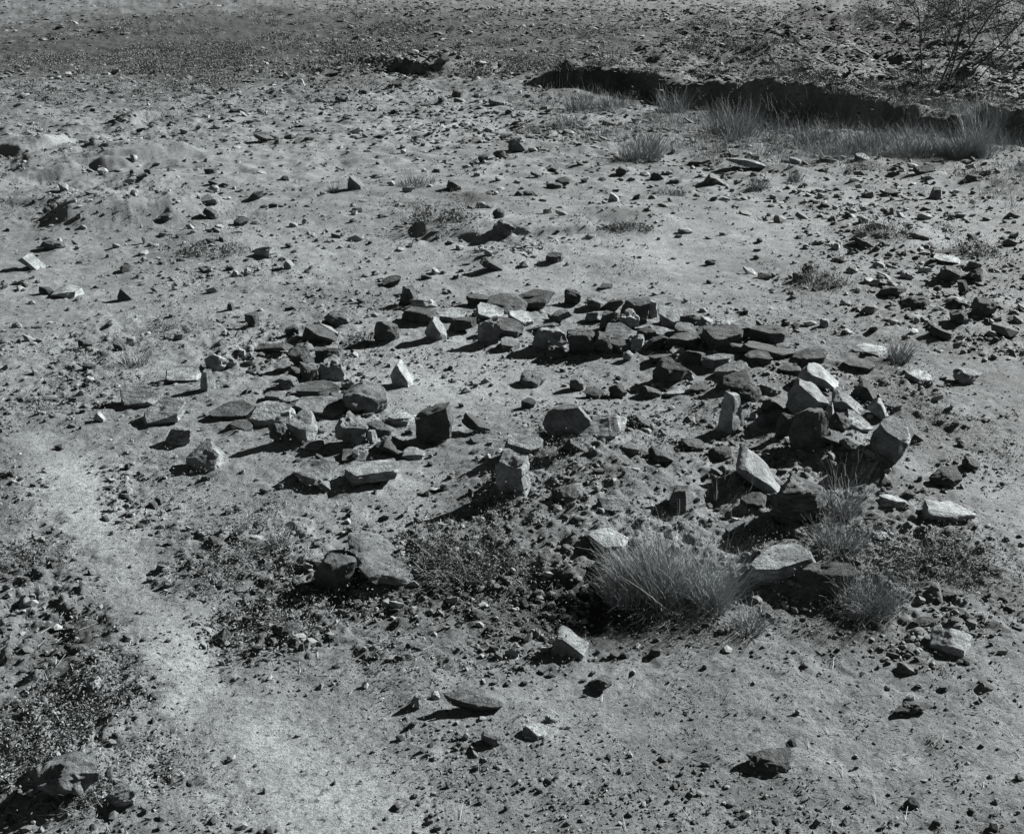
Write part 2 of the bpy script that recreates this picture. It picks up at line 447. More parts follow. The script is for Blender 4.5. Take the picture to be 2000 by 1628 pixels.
# banks cut by water: (points along the foot of the bank, height, width of the face, how far the upper level reaches, ragged)
BANKS = [
    ([(1015,172),(1100,178),(1200,186),(1290,198),(1350,206),(1450,222),(1520,238),(1600,241),(1700,243),(1800,243),(1880,250),(1960,262),(2100,275)], .50, .36, 60., .55, .03),
    ([(870,156),(900,152),(950,148),(1010,140)], .28, .25, 3., .15, .2),
    ([(30,338),(110,332),(180,325),(250,322),(330,308),(400,300)], .13, .16, 2.5, .16, .15),
    ([(40,304),(90,297),(145,279),(170,268)], .10, .24, .8, .12, .2),
    ([(185,240),(215,250),(262,250)], .10, .34, .8, .12, .2),
    ([(90,458),(160,452),(260,446),(350,440),(430,418),(480,398)], .11, .35, 1.6, .22, .15),
    ([(110,405),(150,385),(185,368)], .07, .3, .8, .12, .2),
    ([(815,468),(880,466),(955,470),(1000,468)], .10, .10, .9, .15, .25),
    ([(1020,470),(1080,466),(1170,462)], .05, .08, .5, .06, .25),
]
BANKW = [(np.array(flat([p[0] for p in b[0]], [p[1] for p in b[0]])),) + b[1:] for b in BANKS]
# soft mounds and hollows: px, py, rx, ry, height (m)
MOUNDS = [(1170,930,170,75,.13), (1000,960,90,60,.05), (1560,830,150,90,.06), (1660,900,70,40,.08), (1430,790,80,40,.03), (560,860,170,60,.03),
          (1330,1120,180,60,.05), (1640,1130,130,60,.06), (900,1060,140,50,.05), (700,1180,170,60,-.05), (1180,1200,160,50,-.06),
          (250,1330,190,120,.05), (420,1300,60,200,-.03), (150,1530,120,60,.06), (760,730,330,80,-.05), (1180,760,160,50,-.03),
          (985,505,70,22,.05), (1200,515,90,20,.05), (1230,440,90,22,.05), (1720,450,110,30,.08), (1620,530,80,30,.07),
          (420,480,90,30,.06), (660,380,160,30,.06), (300,360,120,30,.10), (880,440,60,14,.05), (1560,155,80,25,.25), (1620,260,60,22,.10)]
def splats(lst, x, y):
    out = np.zeros(x.shape)
    for px, py, rx, ry, v in lst:
        c = flat(px, py); c0 = flat(px, py - ry); c1 = flat(px, min(py + ry, 1700)); cr = flat(px + rx, py)
        sy = abs(c0[1] - c1[1]) / 2; sx = abs(cr[0] - c[0])
        m = np.nonzero((np.abs(x - c[0]) < 2.6 * sx) & (np.abs(y - (c0[1] + c1[1]) / 2) < 2.6 * sy))
        q = ((x[m] - c[0]) / sx) ** 2 + ((y[m] - (c0[1] + c1[1]) / 2) / sy) ** 2
        out[m] += v * np.exp(-q)
    return out
def h_macro(x, y):
    z = rise(y) + .03 * noise(x, y, 2.3, 3) * sstep(3, 12, y) + .02 * noise(x, y, 1.1, 4) * sstep(2, 9, y) + .012 * noise(x, y, .55, 6)
    z = z + .12 * noise(x, y, 9., 5) * sstep(10, 30, y) + (.055 * noise(x, y, 3.1, 7) + .03 * noise(x, y, 1.5, 8) + .015 * noise(x, y, .7, 9)) * sstep(7.5, 12, y)
    z = z - .10 * sstep(0, 5, x - 2) * sstep(14, 22, y) * (1 - sstep(30, 50, y))
    z = z + splats(MOUNDS, x, y)
    for P, A, w, L, rag, dens in BANKW:
        x0, x1 = P[:, 0].min() - 8, P[:, 0].max() + 8
        y0, y1 = P[:, 1].min() - 3, P[:, 1].max() + L * 4 + 2
        m = (x > x0) & (x < x1) & (y > y0) & (y < y1)
        if not m.any(): continue
        xx, yy = x[m], y[m]
        sc = max(w * 2.2, .25)
        jx = rag * (1.3 * noise(xx, yy, sc * 3.4, 21) + .6 * noise(xx, yy, sc * 1.3, 22) + .16 * noise(xx, yy, sc * .5, 23))
        sd, al, tot = seg_dist(xx, yy, P)
        sd = sd + jx
        taper = sstep(0, tot * .12, al) * (1 - sstep(tot * .88, tot, al)) if L < 20 else sstep(0, tot * .08, al)
        fall = np.exp(-(np.maximum(0, sd - w) / L) ** 2)
        hh = A * (1 + .35 * noise(xx, yy, sc * 3, 24) + .5 * noise(xx, yy, sc * 5, 27) + .2 * noise(xx, yy, sc * 1.1, 25) + .1 * noise(xx, yy, sc * .4, 26)) * sstep(0, w, sd) * fall * taper
        # the trodden floor just below the bank is washed a little lower
        hh = hh - A * .25 * np.exp(-((sd + w) / (w * 2)) ** 2) * taper
        z[m] += hh
    return z

# rough, weedy ground (0 smooth .. 1 cloddy)
ROUGH = [(170,290,170,70,.7), (280,420,240,40,.5), (150,390,80,40,.5), (200,1300,190,200,1.1), (130,1080,100,150,1.), (420,1140,90,110,.5), (640,1200,220,90,1.0), (500,1090,150,80,.7), (900,1080,170,70,.8),
         (1180,1150,160,90,1.0), (1330,1090,180,90,.6), (1500,1010,180,90,.6), (1650,1110,170,90,.9), (1830,1080,120,100,.8), (1860,1200,110,60,.6),
         (1050,950,160,70,.7), (1230,900,140,70,.6), (1150,830,160,30,.4), (480,720,120,60,.4), (330,660,260,60,.35), (150,720,110,90,.5), (1800,800,150,90,.6),
         (1750,640,170,60,.4), (350,540,200,30,.3), (1000,1290,300,50,.35), (400,1490,140,70,.5), (1050,1500,350,60,.12), (1450,1500,120,30,.2),
         (1560,930,150,50,.5), (1400,690,200,60,.3), (700,650,180,50,.25), (120,1500,100,90,.6)]
def rough(x, y):
    r = splats(ROUGH, x, y) + .18 + .35 * sstep(14, 26, y)
    return np.clip(r + .18 * noise(x, y, .8, 41) + .1 * noise(x, y, .3, 42), .06, 1.15) - .0

PATH = np.array(flat([60, 140, 200, 262, 310, 370, 455, 570, 700], [850, 950, 1030, 1130, 1220, 1310, 1410, 1510, 1640]))
def path_mask(x, y):
    sd, al, tot = seg_dist(x, y, PATH)
    sd = sd + .04 * noise(x, y, .3, 51) + .02 * noise(x, y, .12, 52)
    w = .15 + .07 * (al / tot)
    return np.exp(-(sd / w) ** 2)

def h_fine(x, y):
    r = rough(x, y) * (1 - .9 * path_mask(x, y))
    a = .010 * noise(x, y, .19, 31) + .007 * noise(x, y, .10, 32)
    n1 = noise(x, y, .052, 33); n2 = noise(x, y, .027, 34); n3 = noise(x, y, .0135, 35)
    z = (.35 + .9 * r) * a + (.28 + r) * (.0085 * n1 + .0045 * n2) + (.15 + .7 * r) * .0019 * n3
    # clods: lumps that stand up from rough ground
    c = np.maximum(0, noise(x, y, .075, 36) + .4 * noise(x, y, .035, 37) - .15)
    z += .040 * c * np.clip(r - .22, 0, 1)
    for sx, sy, rad, hh in SKIRTS:
        m = np.nonzero((np.abs(x - sx) < 2.4 * rad) & (np.abs(y - sy) < 2.4 * rad))[0]
        if len(m): z[m] += hh * np.exp(-((x[m] - sx) ** 2 + (y[m] - sy) ** 2) / rad ** 2) * (1 + .5 * n1[m])
    z += ((.02 + .03 * r) * noise(x, y, .45, 38) + .022 * noise(x, y, .26, 39) + .014 * noise(x, y, .14, 40)) * sstep(7, 16, y)
    return z
SKIRTS = []
def height(x, y):
    x = np.asarray(x, float); y = np.asarray(y, float)
    s = x.shape; x = x.ravel(); y = y.ravel()
    return (h_macro(x, y) + h_fine(x, y)).reshape(s)
def hz(x, y): return float(h_macro(np.array([float(x)]), np.array([float(y)]))[0])

_T = np.geomspace(2.2, 300, 1500); _SEEN = {}
def place(px, py):
    if (px, py) not in _SEEN: _SEEN[(px, py)] = _place(px, py)
    p, t = _SEEN[(px, py)]; return p.copy(), t
def _place(px, py):                            # first meeting of the sight line with the ground
    dx, dy, dz = ray(px, py)
    t = _T / math.hypot(1, 0)
    z = h_macro(dx * t, dy * t)
    zz = CAM_H + dz * t
    k = np.argmax(zz < z) if (zz < z).any() else len(t) - 1
    if k > 0:
        a, b = (zz - z)[k - 1], (zz - z)[k]
        tt = t[k - 1] + (t[k] - t[k - 1]) * (a / (a - b) if a != b else 0)
    else: tt = t[k]
    return Vector((dx * tt, dy * tt, CAM_H + dz * tt)), tt     # point and depth along the view axis
def mpp(depth): return depth / F              # metres per photograph pixel at that depth

# ------------------------------------------------------------------ materials
def newmat(name):
    m = bpy.data.materials.new(name); m.use_nodes = True
    nt = m.node_tree; b = nt.nodes['Principled BSDF']; b.inputs['Roughness'].default_value = .92
    b.inputs['Specular IOR Level'].default_value = .25
    return m, nt, b
def N(nt, t, **k):
    n = nt.nodes.new(t)
    for a, v in k.items():
        if a.startswith('_'): n.inputs[a[1:].replace('_', ' ')].default_value = v
        else: setattr(n, a, v)
    return n
def ramp(nt, stops):
    r = nt.nodes.new('ShaderNodeValToRGB')
    while len(r.color_ramp.elements) < len(stops): r.color_ramp.elements.new(.5)
    for e, (p, v) in zip(r.color_ramp.elements, stops): e.position = p; e.color = (v, v, v, 1)
    return r
def mul(nt, a, b):
    n = nt.nodes.new('ShaderNodeMath'); n.operation = 'MULTIPLY'
    for i, s in enumerate((a, b)):
        if isinstance(s, (int, float)): n.inputs[i].default_value = s
        else: nt.links.new(s, n.inputs[i])
    return n.outputs[0]
def grey(nt, val, bsdf, tint=(.93, 1.0, 1.02)):
    c = nt.nodes.new('ShaderNodeCombineColor')
    for i in range(3): nt.links.new(mul(nt, val, tint[i]), c.inputs[i])
    nt.links.new(c.outputs[0], bsdf.inputs['Base Color'])

def ground_material():
    m, nt, b = newmat('desert_ground')
    at = N(nt, 'ShaderNodeAttribute', attribute_name='tone')
    geo = N(nt, 'ShaderNodeNewGeometry')
    def nz(scale, det, rough=.6):
        n = N(nt, 'ShaderNodeTexNoise', _Scale=scale, _Detail=det, _Roughness=rough)
        nt.links.new(geo.outputs['Position'], n.inputs['Vector']); return n.outputs['Fac']
    a = ramp(nt, [(.32, .42), (.52, 1.0), (.70, 1.45)]); nt.links.new(nz(60, 6, .8), a.inputs[0])
    c = ramp(nt, [(.30, .80), (.70, 1.16)]); nt.links.new(nz(9, 5), c.inputs[0])
    # dark grit: scattered grains of darker stone
    v = N(nt, 'ShaderNodeTexVoronoi', _Scale=150.0); nt.links.new(geo.outputs['Position'], v.inputs['Vector'])
    g = ramp(nt, [(.12, .35), (.22, 1.0)]); nt.links.new(v.outputs['Distance'], g.inputs[0])
    gs = ramp(nt, [(.50, 0.), (.60, 1.)]); nt.links.new(nz(26, 3), gs.inputs[0])
    fl = ramp(nt, [(.34, .30), (.41, 1.0)]); nt.links.new(nz(48, 3, .6), fl.inputs[0])
    mx = N(nt, 'ShaderNodeMix'); mx.data_type = 'FLOAT'; mx.inputs[2].default_value = 1
    nt.links.new(gs.outputs[0], mx.inputs[0]); nt.links.new(g.outputs[0], mx.inputs[3])
    val = mul(nt, mul(nt, mul(nt, at.outputs['Fac'], a.outputs[0]), c.outputs[0]), mul(nt, mx.outputs[0], fl.outputs[0]))
    grey(nt, val, b)
    bp = N(nt, 'ShaderNodeBump', _Strength=1.0, _Distance=.014)
    nt.links.new(nz(110, 6, .75), bp.inputs['Height'])
    nt.links.new(bp.outputs[0], b.inputs['Normal'])
    return m
def rock_material(name, layered=False, streaks=False):
    m, nt, b = newmat(name)
    oi = N(nt, 'ShaderNodeObjectInfo'); tc = N(nt, 'ShaderNodeTexCoord')
    def nz(scale, det, rough=.6, sx=None):
        n = N(nt, 'ShaderNodeTexNoise', _Scale=scale, _Detail=det, _Roughness=rough)
        src = tc.outputs['Object']
        if sx:
            mp = N(nt, 'ShaderNodeMapping'); mp.inputs['Scale'].default_value = sx; nt.links.new(src, mp.inputs[0]); src = mp.outputs[0]
        nt.links.new(src, n.inputs['Vector']); return n.outputs['Fac']
    a = ramp(nt, [(.34, .48), (.52, 1.0), (.70, 1.5)]); nt.links.new(nz(13, 7, .68), a.inputs[0])
    c = ramp(nt, [(.33, .6), (.5, 1.0), (.66, 1.3)]); nt.links.new(nz(120, 4, .7), c.inputs[0])
    sep = N(nt, 'ShaderNodeSeparateColor'); nt.links.new(oi.outputs['Color'], sep.inputs[0])
    val = mul(nt, mul(nt, sep.outputs[0], a.outputs[0]), c.outputs[0])
    hgt = nz(60, 6, .7)
    if layered:
        l = nz(7, 4, .6, (1.2, 1.2, 9)); lr = ramp(nt, [(.38, .6), (.5, 1.0), (.62, 1.35)]); nt.links.new(l, lr.inputs[0])
        val = mul(nt, val, lr.outputs[0])
        ad = N(nt, 'ShaderNodeMath', operation='ADD'); nt.links.new(hgt, ad.inputs[0]); nt.links.new(mul(nt, l, 2.0), ad.inputs[1]); hgt = ad.outputs[0]
    if streaks:
        s = ramp(nt, [(.60, 1.0), (.66, 4.0)]); nt.links.new(nz(5, 3, .5, (2.2, 2.2, .7)), s.inputs[0])
        val = mul(nt, val, s.outputs[0])
    grey(nt, val, b, (.92, 1.0, 1.02))
    bp = N(nt, 'ShaderNodeBump', _Strength=.85, _Distance=.02)
    nt.links.new(hgt, bp.inputs['Height']); nt.links.new(bp.outputs[0], b.inputs['Normal'])
    return m
def attr_material(name, lo, hi, rough_=.85, transl=0.):
    m, nt, b = newmat(name); b.inputs['Roughness'].default_value = rough_
    at = N(nt, 'ShaderNodeAttribute', attribute_name='tone')
    mr = N(nt, 'ShaderNodeMapRange'); mr.inputs['To Min'].default_value = lo; mr.inputs['To Max'].default_value = hi
    nt.links.new(at.outputs['Fac'], mr.inputs[0])
    geo = N(nt, 'ShaderNodeNewGeometry')
    n = N(nt, 'ShaderNodeTexNoise', _Scale=90., _Detail=3.); nt.links.new(geo.outputs['Position'], n.inputs['Vector'])
    rr = ramp(nt, [(.3, .8), (.7, 1.2)]); nt.links.new(n.outputs['Fac'], rr.inputs[0])
    grey(nt, mul(nt, mr.outputs[0], rr.outputs[0]), b, (.93, 1., 1.01))
    return m
M_GROUND = ground_material()
M_ROCK = rock_material('slate_rock'); M_LAYER = rock_material('layered_rock', True); M_STREAK = rock_material('streaked_rock', False, True)
M_GRAVEL = attr_material('gravel', .025, .24)
M_STRAW = attr_material('dry_grass', .06, .34)
M_WEED = attr_material('weed_leaf', .03, .20)
M_BARK = attr_material('bark', .03, .08)

# ------------------------------------------------------------------ mesh helpers
def mesh_np(name, V, Fc, nper, tone=None, sharp=False, smooth=False):
    me = bpy.data.meshes.new(name)
    V = np.ascontiguousarray(V, np.float32); Fc = np.ascontiguousarray(Fc, np.int32)
    nf = len(Fc)
    me.vertices.add(len(V)); me.vertices.foreach_set('co', V.ravel())
    me.loops.add(nf * nper); me.loops.foreach_set('vertex_index', Fc.ravel())
    me.polygons.add(nf); me.polygons.foreach_set('loop_start', np.arange(0, nf * nper, nper, dtype=np.int32))
    if smooth: me.polygons.foreach_set('use_smooth', np.ones(nf, bool))
    else: me.polygons.foreach_set('use_smooth', np.zeros(nf, bool))
    me.update(calc_edges=True)
    if tone is not None:
        at = me.attributes.new('tone', 'FLOAT', 'POINT'); at.data.foreach_set('value', np.ascontiguousarray(tone, np.float32))
    return me
def link(name, me, mat, parent=None):
    o = bpy.data.objects.new(name, me); COL.objects.link(o)
    me.materials.clear(); me.materials.append(mat)
    if parent: o.parent = parent
    return o
def tag(o, label=None, cat=None, group=None, kind=None):
    for k, v in (('label', label), ('category', cat), ('group', group), ('kind', kind)):
        if v: o[k] = v
    return o

# ------------------------------------------------------------------ ground
# albedo patches: px, py, rx, ry, change
TONES = [(1250,500,330,45,.10), (850,250,160,40,.06), (850,330,260,25,.06), (820,190,90,30,.10), (300,520,260,50,.03), (880,720,220,60,.06), (760,760,180,60,.05),
         (1500,350,160,22,.10), (1560,420,160,40,.07), (1400,470,200,20,.10), (1200,920,380,100,-.07), (900,1190,430,70,-.09), (1480,730,160,90,-.05), (600,690,60,90,-.04), (860,715,170,50,.08), (900,480,260,50,.05), (1300,560,260,50,.05), (600,80,800,60,-.22), (280,100,300,60,-.08), (1400,95,500,60,-.12), (1800,110,250,60,-.10), (1750,600,200,160,-.05), (1750,850,200,160,-.06), (1650,350,300,80,-.04), (1200,950,300,100,-.04), (820,950,60,40,.12),
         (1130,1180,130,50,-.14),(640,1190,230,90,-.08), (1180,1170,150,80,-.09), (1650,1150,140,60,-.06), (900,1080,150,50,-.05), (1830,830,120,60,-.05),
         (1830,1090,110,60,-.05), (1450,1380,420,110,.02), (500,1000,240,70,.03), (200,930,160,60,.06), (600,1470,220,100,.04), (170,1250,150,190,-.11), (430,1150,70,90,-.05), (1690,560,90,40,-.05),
         (880,420,110,35,-.05), (1220,445,60,18,-.07), (660,390,130,25,-.04), (1770,1330,160,30,.02), (1290,990,120,30,.06), (1460,1090,110,35,.05), (1760,990,60,30,.07), (620,660,180,40,.02)]
TONES_STREAK = np.array(flat([1160, 1120, 1085, 1030], [508, 540, 560, 585]))
def tone(x, y):
    t = .142 + .36 * splats(TONES, x, y) + .08 * path_mask(x, y)
    sd, al, tot = seg_dist(x, y, TONES_STREAK); t += .05 * np.exp(-(sd / .10) ** 2)
    t += .022 * noise(x, y, 1.3, 61) + .024 * noise(x, y, .35, 62) + .02 * noise(x, y, .13, 63) - .045 * sstep(19, 30, y)
    P = BANKW[0][0]; sd, al, tot = seg_dist(x, y, P); t -= .055 * np.exp(-((sd - .25) / .55) ** 2) * (al > .5)  # darker soil along the gully bank's face, part of its shade painted in
    return np.clip(t, .035, .27)

def build_ground():
    ys = [-6., -3., -1., .3, .8, 1.2, 1.6, 1.9, 2.1]; y = 2.2
    while y < 420:
        ys.append(y)
        cap = .052 if y < 25 else .085 if y < 33 else .085 + (y - 33) * .035
        y += min(max(y * y / 2700, .0036), cap)
    ys = np.array(ys)
    inner = np.linspace(-.70, .70, 1060)
    o = .70 + np.cumsum(np.geomspace(.004, .35, 44)); o = o[o < 5]
    us = np.concatenate([-o[::-1], inner, o])
    W = np.where(ys < 2.2, 2.2, ys)
    X = us[None, :] * W[:, None]; Y = np.repeat(ys[:, None], len(us), 1)
    # break up the rows and columns a little
    Z = height(X, Y)
    V = np.stack([X, Y, Z], -1).reshape(-1, 3)
    r, c = X.shape
    i = np.arange(r - 1)[:, None] * c + np.arange(c - 1)[None, :]
    Fc = np.stack([i, i + 1, i + c + 1, i + c], -1).reshape(-1, 4)
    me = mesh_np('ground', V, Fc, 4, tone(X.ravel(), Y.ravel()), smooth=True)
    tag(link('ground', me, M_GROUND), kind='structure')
    print('ground', X.shape)
for ln in ROCKS.strip().split('\n'):
    if ln[0] in '#@': continue
    q = ln.split('|')[0].split(); p, dpt = place(float(q[0]), float(q[1])); k = mpp(dpt); wq, hq = float(q[2]) * k, float(q[3]) * k
    if wq > .05: SKIRTS.append((p.x, p.y + .35 * wq, .62 * wq, .13 * min(hq, wq)))
build_ground()

# ------------------------------------------------------------------ gravel and loose stones (nobody could count them)
def ico():
    t = (1 + 5 ** .5) / 2
    v = np.array([(-1,t,0),(1,t,0),(-1,-t,0),(1,-t,0),(0,-1,t),(0,1,t),(0,-1,-t),(0,1,-t),(t,0,-1),(t,0,1),(-t,0,-1),(-t,0,1)], float)
    f = np.array([(0,11,5),(0,5,1),(0,1,7),(0,7,10),(0,10,11),(1,5,9),(5,11,4),(11,10,2),(10,7,6),(7,1,8),(3,9,4),(3,4,2),(3,2,6),(3,6,8),(3,8,9),(4,9,5),(2,4,11),(6,2,10),(8,6,7),(9,8,1)])
    return v / np.linalg.norm(v[0]), f
def icosub(n):
    v, f = ico(); v = list(map(tuple, v))
    for _ in range(n):
        cache = {}; nf = []
        def mid(a, b):
            k = (min(a, b), max(a, b))
            if k not in cache:
                p = (np.array(v[a]) + np.array(v[b])) / 2; p /= np.linalg.norm(p); v.append(tuple(p)); cache[k] = len(v) - 1
            return cache[k]
        for a, b, c in f:
            ab, bc, ca = mid(a, b), mid(b, c), mid(c, a)
            nf += [(a, ab, ca), (b, bc, ab), (c, ca, bc), (ab, bc, ca)]
        f = nf
    return np.array(v), np.array(f)
IV, IF = ico()
def gravel(name, x, y, size, tones, sink=.30, flat_=(.35, .9)):
    n = len(x)
    var = [IV * rng.uniform(.62, 1.25, (12, 1)) for _ in range(40)]
    B = np.stack(var)[rng.integers(0, 40, n)]
    S = np.stack([rng.uniform(.7, 1.5, n), rng.uniform(.55, 1.1, n), rng.uniform(flat_[0], flat_[1], n)], -1) * size[:, None] * .5
    B = B * S[:, None, :]
    tx = rng.normal(0, .22, n); B[..., 2] += B[..., 0] * np.tan(np.clip(tx, -.5, .5))[:, None]
    a = rng.uniform(0, 2 * math.pi, n); ca, sa = np.cos(a)[:, None], np.sin(a)[:, None]
    X = B[..., 0] * ca - B[..., 1] * sa + x[:, None]; Y = B[..., 0] * sa + B[..., 1] * ca + y[:, None]
    z0 = height(x, y)
    Z = B[..., 2] + (z0 + S[:, 2] * (1 - 2 * sink))[:, None]
    V = np.stack([X, Y, Z], -1).reshape(-1, 3)
    Fc = (IF[None] + (np.arange(n) * 12)[:, None, None]).reshape(-1, 3)
    me = mesh_np(name, V, Fc, 3, np.repeat(tones, 12))
    return tag(link(name, me, M_GRAVEL), kind='stuff')
def sample(n, y0, y1, p, u=.62):              # more per square metre near the viewer's side
    q = rng.uniform(0, 1, n)
    y = (y0 ** (1 - p) + q * (y1 ** (1 - p) - y0 ** (1 - p))) ** (1 / (1 - p))
    return rng.uniform(-u, u, n) * y, y
def thin(x, y, dens):
    k = rng.uniform(0, 1, len(x)) < dens(x, y); return x[k], y[k]
def d_grit(x, y):
    cl = sstep(-.2, .5, noise(x, y, .6, 71) + .6 * noise(x, y, .2, 72) + .4 * noise(x, y, 2., 73))
    return np.clip((.20 + .75 * rough(x, y)) * (.22 + 1.05 * cl) * (1 - .95 * path_mask(x, y)), 0, .62)
xs, ys_ = [], []
x, y = thin(*sample(130000, 2.3, 10, 1.5), d_grit)
s = np.minimum(.004 * np.exp(rng.normal(0.2, .8, len(x))), .032) * (.75 + .08 * y)
gravel('gravel', x, y, s, np.clip(rng.beta(1.0, 2.6, len(x)), 0, 1))
x, y = thin(*sample(85000, 3.5, 24, 1.35, .56), d_grit)
s = np.minimum(.014 * np.exp(rng.normal(0., .7, len(x))), .07) * (.7 + .035 * y)
gravel('loose_pebbles', x, y, s, np.clip(rng.beta(1.0, 2.4, len(x)), 0, 1))
# stony slope across the gully, thinner to the left
SLOPE_FOOT = BANKW[0][0]
def d_slope(x, y):
    sd, al, tot = seg_dist(x, y, SLOPE_FOOT)
    m = sstep(0, .6, sd) * sstep(-6, 3, x + .1 * y)
    return np.clip(.22 + m, 0, 1) * (.35 + .65 * sstep(-.3, .4, noise(x, y, 3.5, 81)))
x, y = thin(*sample(110000, 17, 85, 1.25, .54), d_slope)
s = .070 * np.exp(rng.normal(0, .55, len(x))) * (.75 + .010 * y)
gravel('slope_stones', x, y, np.minimum(s, .32), np.clip(rng.beta(.8, 2.0, len(x)), 0, 1), .25, (.12, .45))
def d_right(x, y):
    return np.clip(.04 + splats([(1750,390,230,60,.9), (1250,300,350,70,.7), (1830,560,130,130,1.0), (1700,500,120,80,.4), (1600,300,300,50,.6), (400,250,330,90,.35), (880,220,300,90,.35), (350,150,330,50,.6), (800,140,330,50,.6), (480,500,300,70,.2), (1850,700,90,120,.4)], x, y), 0, 1)
x, y = thin(*sample(13000, 7, 30, 1.15, .54), d_right)
s = .05 * np.exp(rng.normal(0, .5, len(x))) * (.6 + .035 * y)
gravel('strewn_stones', x, y, np.minimum(s, .15), np.clip(rng.beta(1.3, 1.8, len(x)), 0, 1), .28, (.3, .75))

# ------------------------------------------------------------------ stones one can point at
SPH3, SPF3 = icosub(3); SPH4, SPF4 = icosub(4)
ALB = {'d': .062, 'm': .115, 'l': .175, 'p': .235}
def norm(v): v = np.array(v, float); return v / np.linalg.norm(v)
def rock_mesh(typ, w, d, h, seed, big, lean, square=False):
    g = np.random.default_rng(seed)
    P, Fc = (SPH4, SPF4) if big else (SPH3, SPF3)
    P = P.copy() * 1.9
    j = lambda s: g.normal(0, s, 3)
    pl = []
    if typ in 'BSWVLJ':
        s = {'B': .20, 'S': .16, 'W': .17, 'V': .17, 'L': .16, 'J': .34}[typ]
        if typ in 'SL' or (typ == 'B' and not square):
            k = int(g.integers(5, 8)); a0 = g.uniform(0, 6.28)
            for q in range(k):
                a = a0 + (q + g.uniform(-.28, .28)) * 2 * math.pi / k
                n = (math.cos(a), math.sin(a), g.normal(0, .16)) if typ != 'L' else (math.cos(a), g.normal(0, .16), math.sin(a))
                pl.append((norm(n), g.uniform(.58, .98)))
            ax = 1 if typ == 'L' else 2
            for sgn in (1, -1):
                n = np.zeros(3); n[ax] = sgn; pl.append((norm(n + j(s * .8)), .8))
        else:
            for n in ((1,0,0), (-1,0,0), (0,1,0), (0,-1,0), (0,0,1), (0,0,-1)): pl.append((norm(np.array(n) + j(s)), g.uniform(.80, 1.0)))
        for k in range({'B': 12, 'S': 14, 'W': 9, 'V': 9, 'L': 12, 'J': 16}[typ]):
            n = g.normal(0, 1, 3)
            if typ in 'SL': n[2 if typ == 'S' else 1] *= .35
            n = norm(n); pl.append((n, g.uniform(.92, 1.25) if typ != 'J' else g.uniform(.75, 1.1)))
        if typ == 'W': pl += [(norm((.75, .1, .8)), .42), (norm((-.9, -.2, .35)), .85)]
        if typ == 'V': pl += [(norm((-.55, -.45, .8)), .45)]
    elif typ == 'R':
        for k in range(30): pl.append((norm(g.normal(0, 1, 3)), g.uniform(.86, 1.02)))
        pl.append((np.array((0, 0, -1.)), .75))
    elif typ == 'P':
        a0 = g.uniform(-.25, .25)
        for k, a in enumerate((a0 - .25, a0 + math.pi * .5, a0 + math.pi * 1.02, a0 + math.pi * 1.5)):
            pl.append((norm((math.cos(a), math.sin(a), g.uniform(.14, .32))), g.uniform(.56, .7)))
        pl += [(norm((g.uniform(-.3, .3), g.uniform(-.4, .1), 1)), 1.0), (np.array((0, 0, -1.)), 1.0)]
        for k in range(4): pl.append((norm(g.normal(0, 1, 3)), g.uniform(.9, 1.1)))
    if lean > 0: pl.append((norm((.12, -math.sin(R(lean)), math.cos(R(lean)))), .55))
    if typ in 'BRSV' and lean == 0: pl.append((norm((g.uniform(-.1, .5), g.uniform(-.28, .12), .9)), g.uniform(.68, .88)))
    for _ in range(5):
        for n, dd in pl:
            q = P @ n - dd; m = q > 0
            P[m] -= q[m, None] * n
    if typ == 'R': pass
    lo, hi = P.min(0), P.max(0)
    P = (P - (lo + hi) / 2) / (hi - lo)       # unit box
    P *= np.array((w, d, h))
    sz = (w * d * h) ** (1 / 3)
    amp = {'B': .046, 'S': .036, 'W': .036, 'V': .036, 'L': .032, 'J': .095, 'R': .055, 'P': .042}[typ] * sz
    off = g.uniform(0, 50, 3)
    nrm = P / (np.linalg.norm(P, axis=1)[:, None] + 1e-9)
    f1 = noise3(P / sz + off, .42, 91); f2 = noise3(P / sz + off, .18, 94)
    disp = amp * (f1 + .7 * f2 + .4 * noise3(P / sz + off, .08, 97) - 1.6 * np.maximum(0, f1 + .5 * f2 - .45))   # chips broken out
    if typ in 'SLB':                            # bedding: thin ledges along the slab's edges
        ax = 1 if typ == 'L' else 2
        edge = np.abs(nrm[:, ax]) < .75
        disp += edge * amp * .9 * vnoise(P[:, ax] / sz * 9 + off[0], P[:, 0] / sz * .8, 5)
    P = P + nrm * disp[:, None]
    return P, Fc

